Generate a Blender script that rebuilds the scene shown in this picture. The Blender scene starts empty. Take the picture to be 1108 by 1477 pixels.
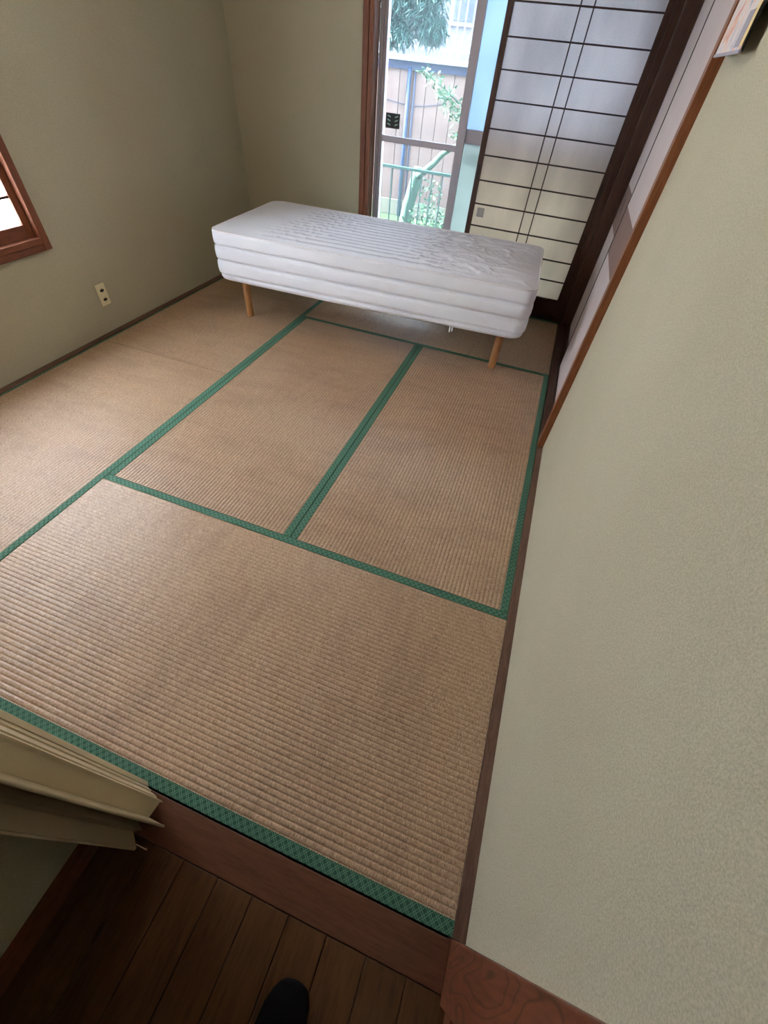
import bpy, bmesh, math, random
from mathutils import Vector, Matrix, noise
R = random.Random(7)
SC = bpy.context.scene
COL = SC.collection

# ---------------------------------------------------------------- camera
cam = bpy.data.cameras.new('camera'); co = bpy.data.objects.new('camera', cam); COL.objects.link(co)
CM = [[0.9371408613539356, 0.3406932568985361, 0.0754659571235981],
      [0.30219583822978563, -0.6842309012353345, -0.6637060713514994],
      [-0.17448404321687952, 0.6447915775629459, -0.7441768204963477]]
rot = Matrix((CM[0], [-v for v in CM[1]], [-v for v in CM[2]])).transposed()
co.matrix_world = Matrix.Translation((2.37393, 0.01056, 1.30071)) @ rot.to_4x4()
cam.sensor_fit = 'HORIZONTAL'; cam.sensor_width = 36; cam.lens = 590.35 * 36 / 1108
cam.clip_start = 0.02; cam.clip_end = 200
SC.camera = co
# ---------------------------------------------------------------- world, sun, exposure
W = bpy.data.worlds.new('world'); SC.world = W; W.use_nodes = True
bg = W.node_tree.nodes['Background']
bg.inputs[0].default_value = (0.76, 0.86, 1.0, 1); bg.inputs[1].default_value = 9.5
sun = bpy.data.lights.new('sun', 'SUN'); sun.energy = 60.0; sun.angle = math.radians(6); sun.color = (1, .98, .95)
so = bpy.data.objects.new('sun', sun); COL.objects.link(so)
so.rotation_euler = Vector((-0.80, -0.02, 0.50)).to_track_quat('Z', 'Y').to_euler()
LAMP_POWER = 24.0
SC.view_settings.view_transform = 'Standard'; SC.view_settings.look = 'None'
SC.view_settings.exposure = 0.95; SC.view_settings.gamma = 1; SC.view_settings.use_curve_mapping = False

# ---------------------------------------------------------------- material helpers
def srgb(r, g, b):
    f = lambda c: (c/255/12.92) if c/255 <= .04045 else ((c/255+.055)/1.055)**2.4
    return (f(r), f(g), f(b), 1)
class NT:
    def __init__(s, name):
        s.m = bpy.data.materials.new(name); s.m.use_nodes = True; s.t = s.m.node_tree; s.n = s.t.nodes
        s.b = s.n['Principled BSDF']; s.out = s.n['Material Output']
    def add(s, typ, **kw):
        nd = s.n.new(typ)
        for k, v in kw.items():
            if k.startswith('_'): nd.inputs[k[1:].replace('_', ' ')].default_value = v
            else: setattr(nd, k, v)
        return nd
    def link(s, a, b): s.t.links.new(a, b)
    def coord(s, scale=(1, 1, 1), rot=(0, 0, 0), loc=(0, 0, 0)):
        tc = s.add('ShaderNodeTexCoord'); mp = s.add('ShaderNodeMapping')
        mp.inputs['Scale'].default_value = scale; mp.inputs['Rotation'].default_value = rot; mp.inputs['Location'].default_value = loc
        s.link(tc.outputs['Object'], mp.inputs['Vector']); return mp.outputs[0]
    def ramp(s, fac, stops, mode='LINEAR'):
        r = s.add('ShaderNodeValToRGB'); r.color_ramp.interpolation = mode
        e = r.color_ramp.elements
        while len(e) < len(stops): e.new(.5)
        for k, (p, c) in enumerate(stops): e[k].position = p; e[k].color = c
        s.link(fac, r.inputs[0]); return r.outputs[0]
    def mix(s, fac, a, b, blend='MIX'):
        m = s.add('ShaderNodeMix', data_type='RGBA', blend_type=blend)
        for sock, v in ((0, fac), (6, a), (7, b)):
            if hasattr(v, 'is_linked'): s.link(v, m.inputs[sock])
            else: m.inputs[sock].default_value = v
        return m.outputs[2]
    def noise(s, vec, scale, detail=3, rough=.5, dist=0):
        n = s.add('ShaderNodeTexNoise'); n.inputs['Scale'].default_value = scale; n.inputs['Detail'].default_value = detail
        n.inputs['Roughness'].default_value = rough; n.inputs['Distortion'].default_value = dist
        s.link(vec, n.inputs['Vector']); return n.outputs[0]
    def bump(s, h, strength=.3, dist=.002, base=None):
        b = s.add('ShaderNodeBump'); b.inputs['Strength'].default_value = strength; b.inputs['Distance'].default_value = dist
        s.link(h, b.inputs['Height'])
        if base is not None: s.link(base, b.inputs['Normal'])
        s.link(b.outputs[0], s.b.inputs['Normal']); return b.outputs[0]
    def set(s, color=None, rough=None, spec=None, metal=None):
        if color is not None:
            if hasattr(color, 'is_linked'): s.link(color, s.b.inputs['Base Color'])
            else: s.b.inputs['Base Color'].default_value = color
        if rough is not None: s.b.inputs['Roughness'].default_value = rough
        if spec is not None: s.b.inputs['Specular IOR Level'].default_value = spec
        if metal is not None: s.b.inputs['Metallic'].default_value = metal
        return s

def plain(name, c, rough=.6, spec=.4, metal=0, bump=0, bscale=200, vary=.08):
    t = NT(name); v = t.coord()
    n = t.noise(v, 3.0, 3)
    d = tuple(x*(1-vary*1.6) for x in c[:3])+(1,); l = tuple(min(1, x*(1+vary)) for x in c[:3])+(1,)
    t.set(t.ramp(n, [(.3, d), (.7, l)]), rough, spec, metal)
    if bump: t.bump(t.noise(v, bscale, 2), bump, .001)
    return t.m

def plaster(name, c):
    t = NT(name); v = t.coord()
    fine = t.noise(v, 330, 4, .7); big = t.noise(v, 2.2, 3)
    d = tuple(x*.80 for x in c[:3])+(1,); l = tuple(x*1.12 for x in c[:3])+(1,)
    a = t.ramp(fine, [(.34, d), (.66, l)])
    w = t.ramp(big, [(.3, (.93, .93, .91, 1)), (.7, (1, 1, 1, 1))])
    t.set(t.mix(1.0, a, w, 'MULTIPLY'), .88, .2)
    t.bump(fine, .55, .0016)
    return t.m

def wood(name, dark, light, axis='z', gscale=1.0, rough=.5, spec=.4, cathedral=False, knots=False):
    t = NT(name)
    k = {'x': (.12, 1, 1), 'y': (1, .12, 1), 'z': (1, 1, .12)}[axis]
    v = t.coord(scale=tuple(q*gscale for q in k))
    base = t.noise(v, 26, 5, .62, .8)
    col = t.ramp(base, [(.3, dark), (.72, light)])
    fine = t.noise(v, 160, 3, .6)
    col = t.mix(.35, col, t.ramp(fine, [(.35, tuple(x*.72 for x in dark[:3])+(1,)), (.6, light)]))
    if cathedral:
        kk = {'x': (.3, 1, 1), 'y': (1, .3, 1), 'z': (1, 1, .3)}[axis]
        v2 = t.coord(scale=kk)
        nn = t.noise(v2, 9, 1.5, .45, .3)
        mu = t.add('ShaderNodeMath', operation='MULTIPLY'); mu.inputs[1].default_value = 16; t.link(nn, mu.inputs[0])
        fr = t.add('ShaderNodeMath', operation='FRACT'); t.link(mu.outputs[0], fr.inputs[0])
        lines = t.ramp(fr.outputs[0], [(0, (0, 0, 0, 1)), (.12, (.75, .75, .75, 1)), (.85, (1, 1, 1, 1)), (1, (.1, .1, .1, 1))])
        col = t.mix(.62, col, t.mix(1, col, lines, 'MULTIPLY'))
        base = t.mix(.5, base, lines)
    if knots:
        vo = t.add('ShaderNodeTexVoronoi'); vo.inputs['Scale'].default_value = 3.3
        t.link(t.coord(scale=(3, 1, 1)), vo.inputs['Vector'])
        kn = t.ramp(vo.outputs['Distance'], [(.03, (.3, .25, .2, 1)), (.09, (1, 1, 1, 1))])
        col = t.mix(1, col, kn, 'MULTIPLY')
    t.set(col, rough, spec)
    t.bump(base, .25, .0012)
    return t.m

def straw(name, axis):
    # axis: direction in which the ridges run; rushes lie across it
    t = NT(name)
    run = (9, 1, 1) if axis == 'y' else (1, 9, 1)      # fast variation along the ridge = single rushes
    v = t.coord(scale=(run if axis == 'x' else (1, 9, 1)))
    # rush fibres: short threads across the ridge, so quick change along the ridge axis
    vs = t.coord(scale=(1, .18, 1) if axis == 'x' else (.18, 1, 1))
    fib = t.noise(vs, 520, 2, .6)
    col = t.ramp(fib, [(.3, srgb(150, 121, 94)), (.52, srgb(195, 165, 136)), (.74, srgb(228, 204, 175))])
    cell = t.noise(t.coord(scale=(1, .5, 1) if axis == 'x' else (.5, 1, 1)), 210, 2, .5)
    col = t.mix(1, col, t.ramp(cell, [(.3, (.80, .79, .78, 1)), (.6, (1, 1, 1, 1))]), 'MULTIPLY')
    vl = t.coord(scale=(.35, 1.6, 1) if axis == 'y' else (1.6, .35, 1))
    big = t.noise(vl, 7, 4, .6, .4)
    col = t.mix(1, col, t.ramp(big, [(.3, (.86, .84, .83, 1)), (.55, (1, 1, .99, 1)), (.75, (1.0, .96, .90, 1))]), 'MULTIPLY')
    bl = t.noise(t.coord(), 1.6, 3, .5, .3)
    col = t.mix(1, col, t.ramp(bl, [(.35, (.92, .89, .87, 1)), (.65, (1, 1, 1, 1))]), 'MULTIPLY')
    # single darker / greener rushes
    pick = t.noise(t.coord(scale=(1, .06, 1) if axis == 'x' else (.06, 1, 1)), 95, 1, .4)
    col = t.mix(.22, col, t.mix(1, col, t.ramp(pick, [(.28, (.66, .62, .55, 1)), (.37, (1, 1, 1, 1)), (.70, (1, 1, 1, 1)), (.78, (1.12, 1.1, 1.04, 1))]), 'MULTIPLY'))
    t.set(col, .42, .6)
    t.bump(fib, .35, .0008)
    return t.m

def heri():
    t = NT('green_brocade'); tc = t.add('ShaderNodeTexCoord')
    sp = t.add('ShaderNodeSeparateXYZ'); t.link(tc.outputs['Object'], sp.inputs[0])
    def M(op, a, b=None):
        m = t.add('ShaderNodeMath', operation=op)
        for i, q in enumerate((a, b)):
            if q is None: continue
            if hasattr(q, 'is_linked'): t.link(q, m.inputs[i])
            else: m.inputs[i].default_value = q
        return m.outputs[0]
    X, Y = sp.outputs[0], sp.outputs[1]
    p = .021
    lines = None
    for sgn in (1, -1):
        u = M('MULTIPLY', M('ADD', X, M('MULTIPLY', Y, sgn)), 1/p)
        for off in (0, .3):
            fr = M('FRACT', M('ADD', u, off+100))
            l = M('LESS_THAN', M('ABSOLUTE', M('SUBTRACT', fr, .5)), .06)
            lines = l if lines is None else M('MAXIMUM', lines, l)
    n = t.noise(tc.outputs['Object'], 700, 2)
    base = t.ramp(n, [(.3, srgb(40, 84, 68)), (.7, srgb(58, 104, 86))])
    col = t.mix(lines, base, srgb(100, 142, 120))
    t.set(col, .75, .25); t.bump(lines, .3, .0006)
    return t.m

def trans_paper(name, c, tr, patch=False):
    t = NT(name); v = t.coord(scale=(1, 1, .4))
    n = t.noise(v, 5, 3, .5); f = t.noise(t.coord(), 160, 3, .6)
    col = t.ramp(n, [(.32, tuple(x*.82 for x in c[:3])+(1,)), (.6, c)])
    col = t.mix(.35, col, t.ramp(f, [(.3, tuple(x*.8 for x in c[:3])+(1,)), (.7, (1, 1, 1, 1))]), 'MULTIPLY')
    t.set(col, .9, .1)
    tl = t.add('ShaderNodeBsdfTranslucent'); t.link(col, tl.inputs[0])
    mx = t.add('ShaderNodeMixShader'); mx.inputs[0].default_value = tr
    t.link(t.b.outputs[0], mx.inputs[1]); t.link(tl.outputs[0], mx.inputs[2]); t.link(mx.outputs[0], t.out.inputs[0])
    return t.m

def clear_glass(name, tint):
    t = NT(name); tr = t.add('ShaderNodeBsdfTransparent'); tr.inputs[0].default_value = tint
    gl = t.add('ShaderNodeBsdfGlossy'); gl.inputs['Roughness'].default_value = .02
    du = t.add('ShaderNodeBsdfTranslucent'); du.inputs[0].default_value = (.75, .85, .95, 1)
    md = t.add('ShaderNodeMixShader'); md.inputs[0].default_value = .03; t.link(tr.outputs[0], md.inputs[1]); t.link(du.outputs[0], md.inputs[2])
    n = t.noise(t.coord(), 2.0, 2)
    fr = t.add('ShaderNodeFresnel'); fr.inputs[0].default_value = 1.45
    mx = t.add('ShaderNodeMixShader'); t.link(fr.outputs[0], mx.inputs[0])
    t.link(md.outputs[0], mx.inputs[1]); t.link(gl.outputs[0], mx.inputs[2]); t.link(mx.outputs[0], t.out.inputs[0])
    return t.m

def frosted(name, c):
    t = NT(name); v = t.coord()
    n = t.noise(v, 300, 2)
    col = t.ramp(t.noise(v, 3, 2), [(.3, tuple(x*.85 for x in c[:3])+(1,)), (.7, c)])
    t.set(col, .35, .4); t.bump(n, .3, .001)
    tl = t.add('ShaderNodeBsdfTranslucent'); t.link(col, tl.inputs[0])
    mx = t.add('ShaderNodeMixShader'); mx.inputs[0].default_value = .8
    t.link(t.b.outputs[0], mx.inputs[1]); t.link(tl.outputs[0], mx.inputs[2]); t.link(mx.outputs[0], t.out.inputs[0])
    return t.m

M = {}
M['plaster'] = plaster('sand_plaster', srgb(190, 184, 160))
M['ceiling'] = wood('ceiling_boards', srgb(140, 110, 78), srgb(176, 144, 104), 'y')
M['dark'] = wood('dark_stained_wood', srgb(52, 29, 22), srgb(84, 54, 42), 'z', rough=.45)
M['darkx'] = wood('dark_stained_wood_across', srgb(44, 22, 17), srgb(72, 42, 32), 'x', rough=.45)
M['darky'] = wood('dark_stained_wood_deep', srgb(50, 28, 22), srgb(84, 52, 42), 'y', rough=.5)
M['brown'] = wood('reddish_brown_wood', srgb(104, 58, 36), srgb(142, 86, 56), 'z', rough=.5)
M['browny'] = wood('reddish_brown_wood_deep', srgb(104, 58, 38), srgb(138, 84, 58), 'y', rough=.5)
M['brownx'] = wood('reddish_brown_wood_across', srgb(104, 58, 38), srgb(138, 84, 58), 'x', rough=.5)
M['strip'] = wood('weathered_strip_wood', srgb(88, 62, 50), srgb(122, 92, 76), 'y', rough=.6)
M['stripx'] = wood('weathered_strip_wood_across', srgb(88, 62, 50), srgb(122, 92, 76), 'x', rough=.6)
M['trimlight'] = wood('amber_wood', srgb(112, 62, 34), srgb(150, 92, 54), 'z', rough=.5)
M['post'] = wood('cathedral_grain_wood', srgb(100, 54, 36), srgb(138, 82, 56), 'z', rough=.45, cathedral=True)
M['threshold'] = wood('threshold_wood', srgb(88, 54, 40), srgb(116, 76, 58), 'x', rough=.35)
M['plank'] = wood('hall_plank_wood', srgb(66, 42, 25), srgb(106, 72, 44), 'y', rough=.4, knots=True)
M['gap'] = plain('dark_underfloor', srgb(26, 18, 14), .9, .1)
M['strawx'] = straw('rush_weave_wide', 'x'); M['strawy'] = straw('rush_weave_deep', 'y')
M['heri'] = heri()
M['paper'] = trans_paper('shoji_paper', (1.0, .84, .745, 1), .92)
M['paperbright'] = trans_paper('side_window_paper', (.90, .92, .95, 1), .7)
M['patch'] = trans_paper('paper_patch', (.66, .63, .64, 1), .5)
M['fusuma'] = plain('fusuma_paper', srgb(208, 198, 198), .8, .2, bump=.3, bscale=500, vary=.04)
M['fusumaband'] = plain('fusuma_band_paper', srgb(140, 118, 112), .8, .2, bump=.3, bscale=400, vary=.06)
M['lacquer'] = plain('black_lacquer', srgb(24, 16, 14), .35, .5)
M['alu'] = plain('bronze_grey_aluminium', srgb(182, 176, 184), .5, .5, 0, vary=.03)
M['glass'] = clear_glass('clear_pane', (.93, .97, .98, 1))
M['frostblue'] = frosted('frosted_pane_upper', (.40, .49, .58, 1))
M['frostgreen'] = frosted('frosted_pane_lower', (.43, .48, .46, 1))
M['outlet'] = plain('ivory_plastic', srgb(232, 222, 184), .4, .5, vary=.02)
M['hole'] = plain('socket_black', srgb(22, 20, 18), .6)
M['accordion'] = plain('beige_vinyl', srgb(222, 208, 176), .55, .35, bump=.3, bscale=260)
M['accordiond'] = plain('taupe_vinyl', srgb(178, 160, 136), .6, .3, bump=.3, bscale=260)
M['legwood'] = wood('oiled_leg_wood', srgb(164, 112, 66), srgb(200, 148, 96), 'z', rough=.45)
M['sock'] = plain('black_sock_knit', srgb(16, 15, 17), .95, .1, bump=.5, bscale=600)
M['trouser'] = plain('charcoal_trouser_cloth', srgb(30, 30, 34), .9, .1, bump=.4, bscale=500)
M['white'] = plain('white_enamel', srgb(225, 225, 222), .5)
M['darkgreen'] = plain('dark_plastic', srgb(26, 34, 32), .5)
M['slot'] = plain('pale_slots', srgb(160, 190, 180), .6)
M['board'] = plain('house_siding', srgb(104, 87, 81), .7, .2, vary=.1)
M['concrete'] = plain('concrete', srgb(101, 101, 89), .9, .1, bump=.5, bscale=60)
M['soil'] = plain('garden_soil', srgb(41, 54, 36), .95, .1, bump=.8, bscale=20, vary=.3)
M['pipe'] = plain('blue_pipe', srgb(23, 46, 76), .5)
M['ledge'] = plain('white_ledge', srgb(101, 104, 111), .7)
M['eave'] = plain('shaded_blue_eave', srgb(24, 36, 63), .7)  # dark blue eave, with the shading under the ledge put into its colour
M['railing'] = plain('green_railing_paint', srgb(21, 56, 51), .5)
M['bark'] = wood('bark', srgb(36, 64, 54), srgb(64, 92, 76), 'z', rough=.9)
M['barkdark'] = wood('bark_dark', srgb(40, 48, 44), srgb(74, 84, 76), 'z', rough=.9)
M['leaf'] = plain('leaf_green', srgb(54, 99, 69), .6, vary=.3)
M['pine'] = plain('needle_green', srgb(24, 64, 59), .6, vary=.3)
M['palewood'] = plain('neighbour_glass', srgb(43, 51, 76), .2, .6)

def fabric():
    t = NT('mattress_cover'); v = t.coord()
    w = t.noise(v, 900, 2, .5)
    big = t.noise(v, 6, 2)
    t.set(t.ramp(big, [(.3, (.82, .85, .93, 1)), (.7, (.86, .89, .97, 1))]), .8, .25)
    t.bump(w, .15, .0006)
    return t.m
M['fabric'] = fabric()
M['groove_shade'] = plain('quilting_groove_shade', (.60, .62, .73, 1), .85, .1, vary=.05)  # blue-grey that paints the shade of the quilting grooves into the cover
M['welt'] = plain('welt_white', (.86, .86, .9, 1), .7, vary=.02)

def picture_mat():
    t = NT('picture_print'); v = t.coord()
    n = t.noise(v, 16, 4, .6, 1.0)
    t.set(t.ramp(n, [(.30, srgb(150, 148, 168)), (.42, srgb(205, 200, 204)), (.52, srgb(226, 214, 206)), (.60, srgb(222, 170, 140)), (.70, srgb(204, 150, 150))]), .5, .4)
    return t.m
M['print'] = picture_mat()
M['printyellow'] = plain('print_yellow', srgb(226, 200, 140), .5)
M['printgrey'] = plain('print_grey', srgb(160, 154, 166), .5)
M['printsky'] = plain('print_sky', srgb(214, 214, 208), .5)

def lamp_mat():
    t = NT('opal_globe'); em = t.add('ShaderNodeEmission'); em.inputs[0].default_value = (1.0, .96, .91, 1)
    em.inputs[1].default_value = LAMP_POWER
    t.link(em.outputs[0], t.out.inputs[0]); return t.m
M['opal'] = lamp_mat()

# ---------------------------------------------------------------- geometry helpers
def wloc(o):
    v = Vector((0, 0, 0))
    while o is not None: v += o.location; o = o.parent
    return v
def tag(o, label=None, cat=None, group=None, kind=None):
    if label: o['label'] = label
    if cat: o['category'] = cat
    if group: o['group'] = group
    if kind: o['kind'] = kind
    return o
def thing(name, loc, label=None, cat=None, group=None, kind=None):
    o = bpy.data.objects.new(name, None); o.empty_display_size = .1; COL.objects.link(o); o.location = loc
    return tag(o, label, cat, group, kind)
class G:
    """collects geometry in world coordinates, links it as one mesh"""
    def __init__(s): s.bm = bmesh.new(); s.mats = []
    def mi(s, mat):
        if mat not in s.mats: s.mats.append(mat)
        return s.mats.index(mat)
    def box(s, a, b, bev=0, mat=None):
        x0, y0, z0 = [min(p, q) for p, q in zip(a, b)]; x1, y1, z1 = [max(p, q) for p, q in zip(a, b)]
        vs = [s.bm.verts.new(p) for p in [(x0, y0, z0), (x1, y0, z0), (x1, y1, z0), (x0, y1, z0), (x0, y0, z1), (x1, y0, z1), (x1, y1, z1), (x0, y1, z1)]]
        fs = [s.bm.faces.new([vs[i] for i in f]) for f in ((0, 3, 2, 1), (4, 5, 6, 7), (0, 1, 5, 4), (1, 2, 6, 5), (2, 3, 7, 6), (3, 0, 4, 7))]
        if mat: 
            for f in fs: f.material_index = s.mi(mat)
        if bev:
            es = list({e for f in fs for e in f.edges})
            bmesh.ops.bevel(s.bm, geom=es, offset=bev, segments=2, affect='EDGES', profile=.5)
        return s
    def tube(s, pts, rad, seg=12, caps=True, mat=None):
        pts = [Vector(p) for p in pts]; n = len(pts)
        rad = rad if isinstance(rad, (list, tuple)) else [rad]*n
        rings = []; up = None
        for i, p in enumerate(pts):
            d = (pts[min(i+1, n-1)]-pts[max(i-1, 0)]).normalized()
            if up is None: up = Vector((0, 0, 1)) if abs(d.z) < .9 else Vector((1, 0, 0))
            a = d.cross(up).normalized(); b = d.cross(a).normalized(); up = -b if False else up
            rings.append([s.bm.verts.new(p+rad[i]*(a*math.cos(t)+b*math.sin(t))) for t in [2*math.pi*k/seg for k in range(seg)]])
        fs = []
        for r0, r1 in zip(rings, rings[1:]):
            for k in range(seg): fs.append(s.bm.faces.new((r0[k], r0[(k+1) % seg], r1[(k+1) % seg], r1[k])))
        for f in fs: f.smooth = True
        if caps:
            fs.append(s.bm.faces.new(list(reversed(rings[0])))); fs.append(s.bm.faces.new(rings[-1]))
        if mat:
            for f in fs: f.material_index = s.mi(mat)
        return s
    def prism(s, poly, z0, z1, mat=None):
        lo = [s.bm.verts.new((x, y, z0)) for x, y in poly]; hi = [s.bm.verts.new((x, y, z1)) for x, y in poly]
        n = len(poly); fs = [s.bm.faces.new((lo[i], lo[(i+1) % n], hi[(i+1) % n], hi[i])) for i in range(n)]
        fs += [s.bm.faces.new(list(reversed(lo))), s.bm.faces.new(hi)]
        if mat:
            for f in fs: f.material_index = s.mi(mat)
        return s
    def ring(s, pts): return [s.bm.verts.new(p) for p in pts]
    def done(s, name, mat, parent=None, at=None, label=None, cat=None, group=None, kind=None, smooth=False):
        if not s.mats or mat is not None and mat not in s.mats: pass
        me = bpy.data.meshes.new(name)
        bmesh.ops.recalc_face_normals(s.bm, faces=s.bm.faces)
        if smooth:
            for f in s.bm.faces: f.smooth = True
        if parent is not None: off = wloc(parent)
        elif at is not None: off = Vector(at)
        else:
            c = [v.co for v in s.bm.verts]; off = Vector(((min(p.x for p in c)+max(p.x for p in c))/2, (min(p.y for p in c)+max(p.y for p in c))/2, min(p.z for p in c)))
        bmesh.ops.translate(s.bm, verts=s.bm.verts, vec=-off)
        s.bm.to_mesh(me); s.bm.free()
        if s.mats:
            for m in s.mats: me.materials.append(M[m])
        else: me.materials.append(M[mat])
        o = bpy.data.objects.new(name, me); COL.objects.link(o)
        if parent is not None: o.parent = parent
        else: o.location = off
        return tag(o, label, cat, group, kind)
def B(name, a, b, mat, parent=None, bev=.0015, **kw): return G().box(a, b, bev).done(name, mat, parent, **kw)

# ================================================================ ROOM SHELL
XL, XR, YB, H = -.04, 2.675, 3.58, 2.36
g = G(); g.box((-.3, -.1, -.09), (3.3, 3.74, -.062)); FL = g.done('floor', 'gap', at=(0, 0, -.062), kind='structure')
g = G(); g.box((-.2, -.1, H), (3.3, 3.9, H+.08)); CE = g.done('ceiling', 'ceiling', kind='structure')
for i in range(7): B('ceiling_batten', (.1+i*.4, -.0, H-.02), (.13+i*.4, 3.58, H+.001), 'browny', CE)
# left wall with the high side window (y .62-1.67, z .55-1.45)
WY0, WY1, WZ0, WZ1 = .45, 1.690, .555, 1.50
g = G()
g.box((XL-.12, -.1, -.09), (XL, 3.8, WZ0)); g.box((XL-.12, -.1, WZ1), (XL, 3.8, H))
g.box((XL-.12, -.1, WZ0), (XL, WY0, WZ1)); g.box((XL-.12, WY1, WZ0), (XL, 3.8, WZ1))
g.done('wall_left', 'plaster', kind='structure')
# back wall: left of the window, above it, behind the fusuma
g = G(); g.box((XL-.01, YB, -.09), (.95, YB+.2, H)); g.box((.95, YB, 1.80), (2.80, YB+.2, H)); g.box((2.655, YB+.03, -.09), (2.9, YB+.2, 1.82))
g.done('wall_back', 'plaster', kind='structure')
# right wall: solid part, above the closet, closet shell
g = G(); g.box((XR, -.10, -.06), (XR+.12, 1.90, H)); g.box((XR, 1.90, 1.78), (XR+.12, YB, H))
g.done('wall_right', 'plaster', kind='structure')
g = G(); g.box((3.2, 1.8, -.06), (3.26, 3.7, H)); g.box((XR+.12, 1.8, -.06), (3.2, 1.86, H))
g.done('wall_closet', 'plaster', kind='structure')
# near wall beside and above the doorway
g = G(); g.box((XL, -.10, -.06), (1.70, -.004, H)); g.box((1.70, -.10, 1.86), (XR, -.004, H))
g.done('wall_front', 'plaster', kind='structure')
# hall shell
g = G(); g.box((1.67, -1.7, -.06), (1.79, -.105, H)); g.done('wall_hall_left', 'plaster', kind='structure')
g = G(); g.box((2.672, -1.7, -.06), (2.8, -.1, H)); g.done('wall_hall_right', 'plaster', kind='structure')
g = G(); g.box((1.67, -1.8, -.06), (2.8, -1.7, H)); g.done('wall_hall_end', 'plaster', kind='structure')
g = G(); g.box((1.67, -1.8, H), (2.8, -.1, H+.08)); g.done('ceiling_hall', 'ceiling', kind='structure')
# hall floor of single planks
g = G(); g.box((1.67, -1.75, -.09), (2.8, -.1, -.03)); HF = g.done('floor_hall', 'gap', kind='structure')
xs = [1.81, 1.921, 2.012, 2.104, 2.195, 2.287, 2.381, 2.474, 2.566, 2.672]
for i in range(len(xs)-1):
    z = R.uniform(-.0006, .0004)
    B('plank', (xs[i]+.0009, -1.70, -.03), (xs[i+1]-.0009, -.0895, z), 'plank', HF, bev=.0012)
B('baseboard_hall_left', (1.79, -1.7, 0), (1.812, -.105, .06), 'browny', kind='structure')
B('baseboard_hall_right', (2.655, -1.7, 0), (2.672, -.105, .06), 'browny', kind='structure')
# threshold, door posts, head
B('trim_1', (1.70, -.088, -.05), (2.643, -.0035, .001), 'threshold', kind='structure', bev=.002)
B('trim_2', (2.643, -.104, -.05), (2.70, .0, 1.9), 'post', kind='structure', bev=.003)
B('trim_3', (1.69, -.104, -.05), (1.765, .004, 1.9), 'post', kind='structure', bev=.003)
B('trim_4', (1.765, -.104, 1.80), (2.643, .0, 1.9), 'brownx', kind='structure', bev=.003)
# strips between mats and walls
B('baseboard_right', (2.646, .0005, -.05), (2.676, 1.888, .0035), 'strip', kind='structure', bev=.0012)
g = G(); y = 0.0
bl = G(); bl.box((XL-.002, .0, -.05), (-.003, 3.575, .004), .0012); BL = bl.done('baseboard_left', 'strip', kind='structure')
for yy in (1.30, 1.52, 1.40, 2.3, 2.9): pass
B('baseboard_front', (-.014, -.004, -.05), (1.69, .0, .004), 'stripx', kind='structure', bev=.0008)
B('baseboard_back', (-.014, 3.562, -.05), (.95, 3.582, .012), 'stripx', kind='structure', bev=.0012)

# closet opening on the right: face trim, sill, corner post, head
B('trim_5', (2.6445, 1.890, .002), (2.678, 1.935, 1.80), 'trimlight', kind='structure', bev=.002)
g = G(); g.box((2.6485, 1.8905, -.05), (2.775, 3.50, .006), .001); g.box((2.6485, 1.8905, .006), (2.690, 3.50, .028), .002)
g.box((2.719, 1.8905, .006), (2.726, 3.50, .028), .001); g.box((2.756, 1.8905, .006), (2.775, 3.50, .028), .001)
g.done('trim_6', 'darky', kind='structure')
B('trim_7', (2.656, 3.497, -.05), (2.80, 3.61, 1.86), 'dark', kind='structure', bev=.003)
g = G(); g.box((2.650, 1.935, 1.75), (2.685, 3.50, 1.80), .002); g.box((2.775, 1.89, 1.75), (2.80, 3.50, 1.80)); g.box((2.718, 1.89, 1.765), (2.727, 3.50, 1.80)); g.box((2.685, 1.89, 1.785), (2.79, 3.50, 1.80))
g.done('trim_8', 'darky', kind='structure')

def fusuma(x, y0, y1, label, hy):
    r = thing('fusuma_panel', (x+.01, (y0+y1)/2, .008), label, 'sliding door', 'sliding paper doors of the closet')
    z0, z1 = .008, 1.775
    fr = .0075
    G().box((x, y0, z0), (x+.022, y0+fr, z1), .001).done('stile', 'lacquer', r)
    G().box((x, y1-fr, z0), (x+.022, y1, z1), .001).done('stile', 'lacquer', r)
    G().box((x, y0+fr, z0), (x+.022, y1-fr, z0+.02), .001).done('bottom_rail', 'lacquer', r)
    G().box((x, y0+fr, z1-.02), (x+.022, y1-fr, z1), .001).done('top_rail', 'lacquer', r)
    xa, xb = x+.003, x+.019
    G().box((xa, y0+fr, z0+.02), (xb, y1-fr, .682)).done('lower_paper', 'fusuma', r)
    G().box((xa, y0+fr, .682), (xb, y1-fr, .885)).done('middle_band', 'fusumaband', r, label='brownish mauve paper band across the panel')
    G().box((xa, y0+fr, .885), (xb, y1-fr, z1-.02)).done('upper_paper', 'fusuma', r)
    p = G(); p.box((xa-.0015, hy-.012, .765), (xa+.004, hy+.012, .840), .002); p.box((xa-.002, hy-.007, .772), (xa, hy+.007, .833), .0005)
    p.done('finger_pull', 'lacquer', r)
fusuma(2.694, 1.905, 2.800, 'pale fusuma sliding panel nearer the large plaster wall, overlapping the other', 1.95)
fusuma(2.730, 2.760, 3.495, 'pale fusuma sliding panel beside the dark corner post, with black finger pull', 3.33)

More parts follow.
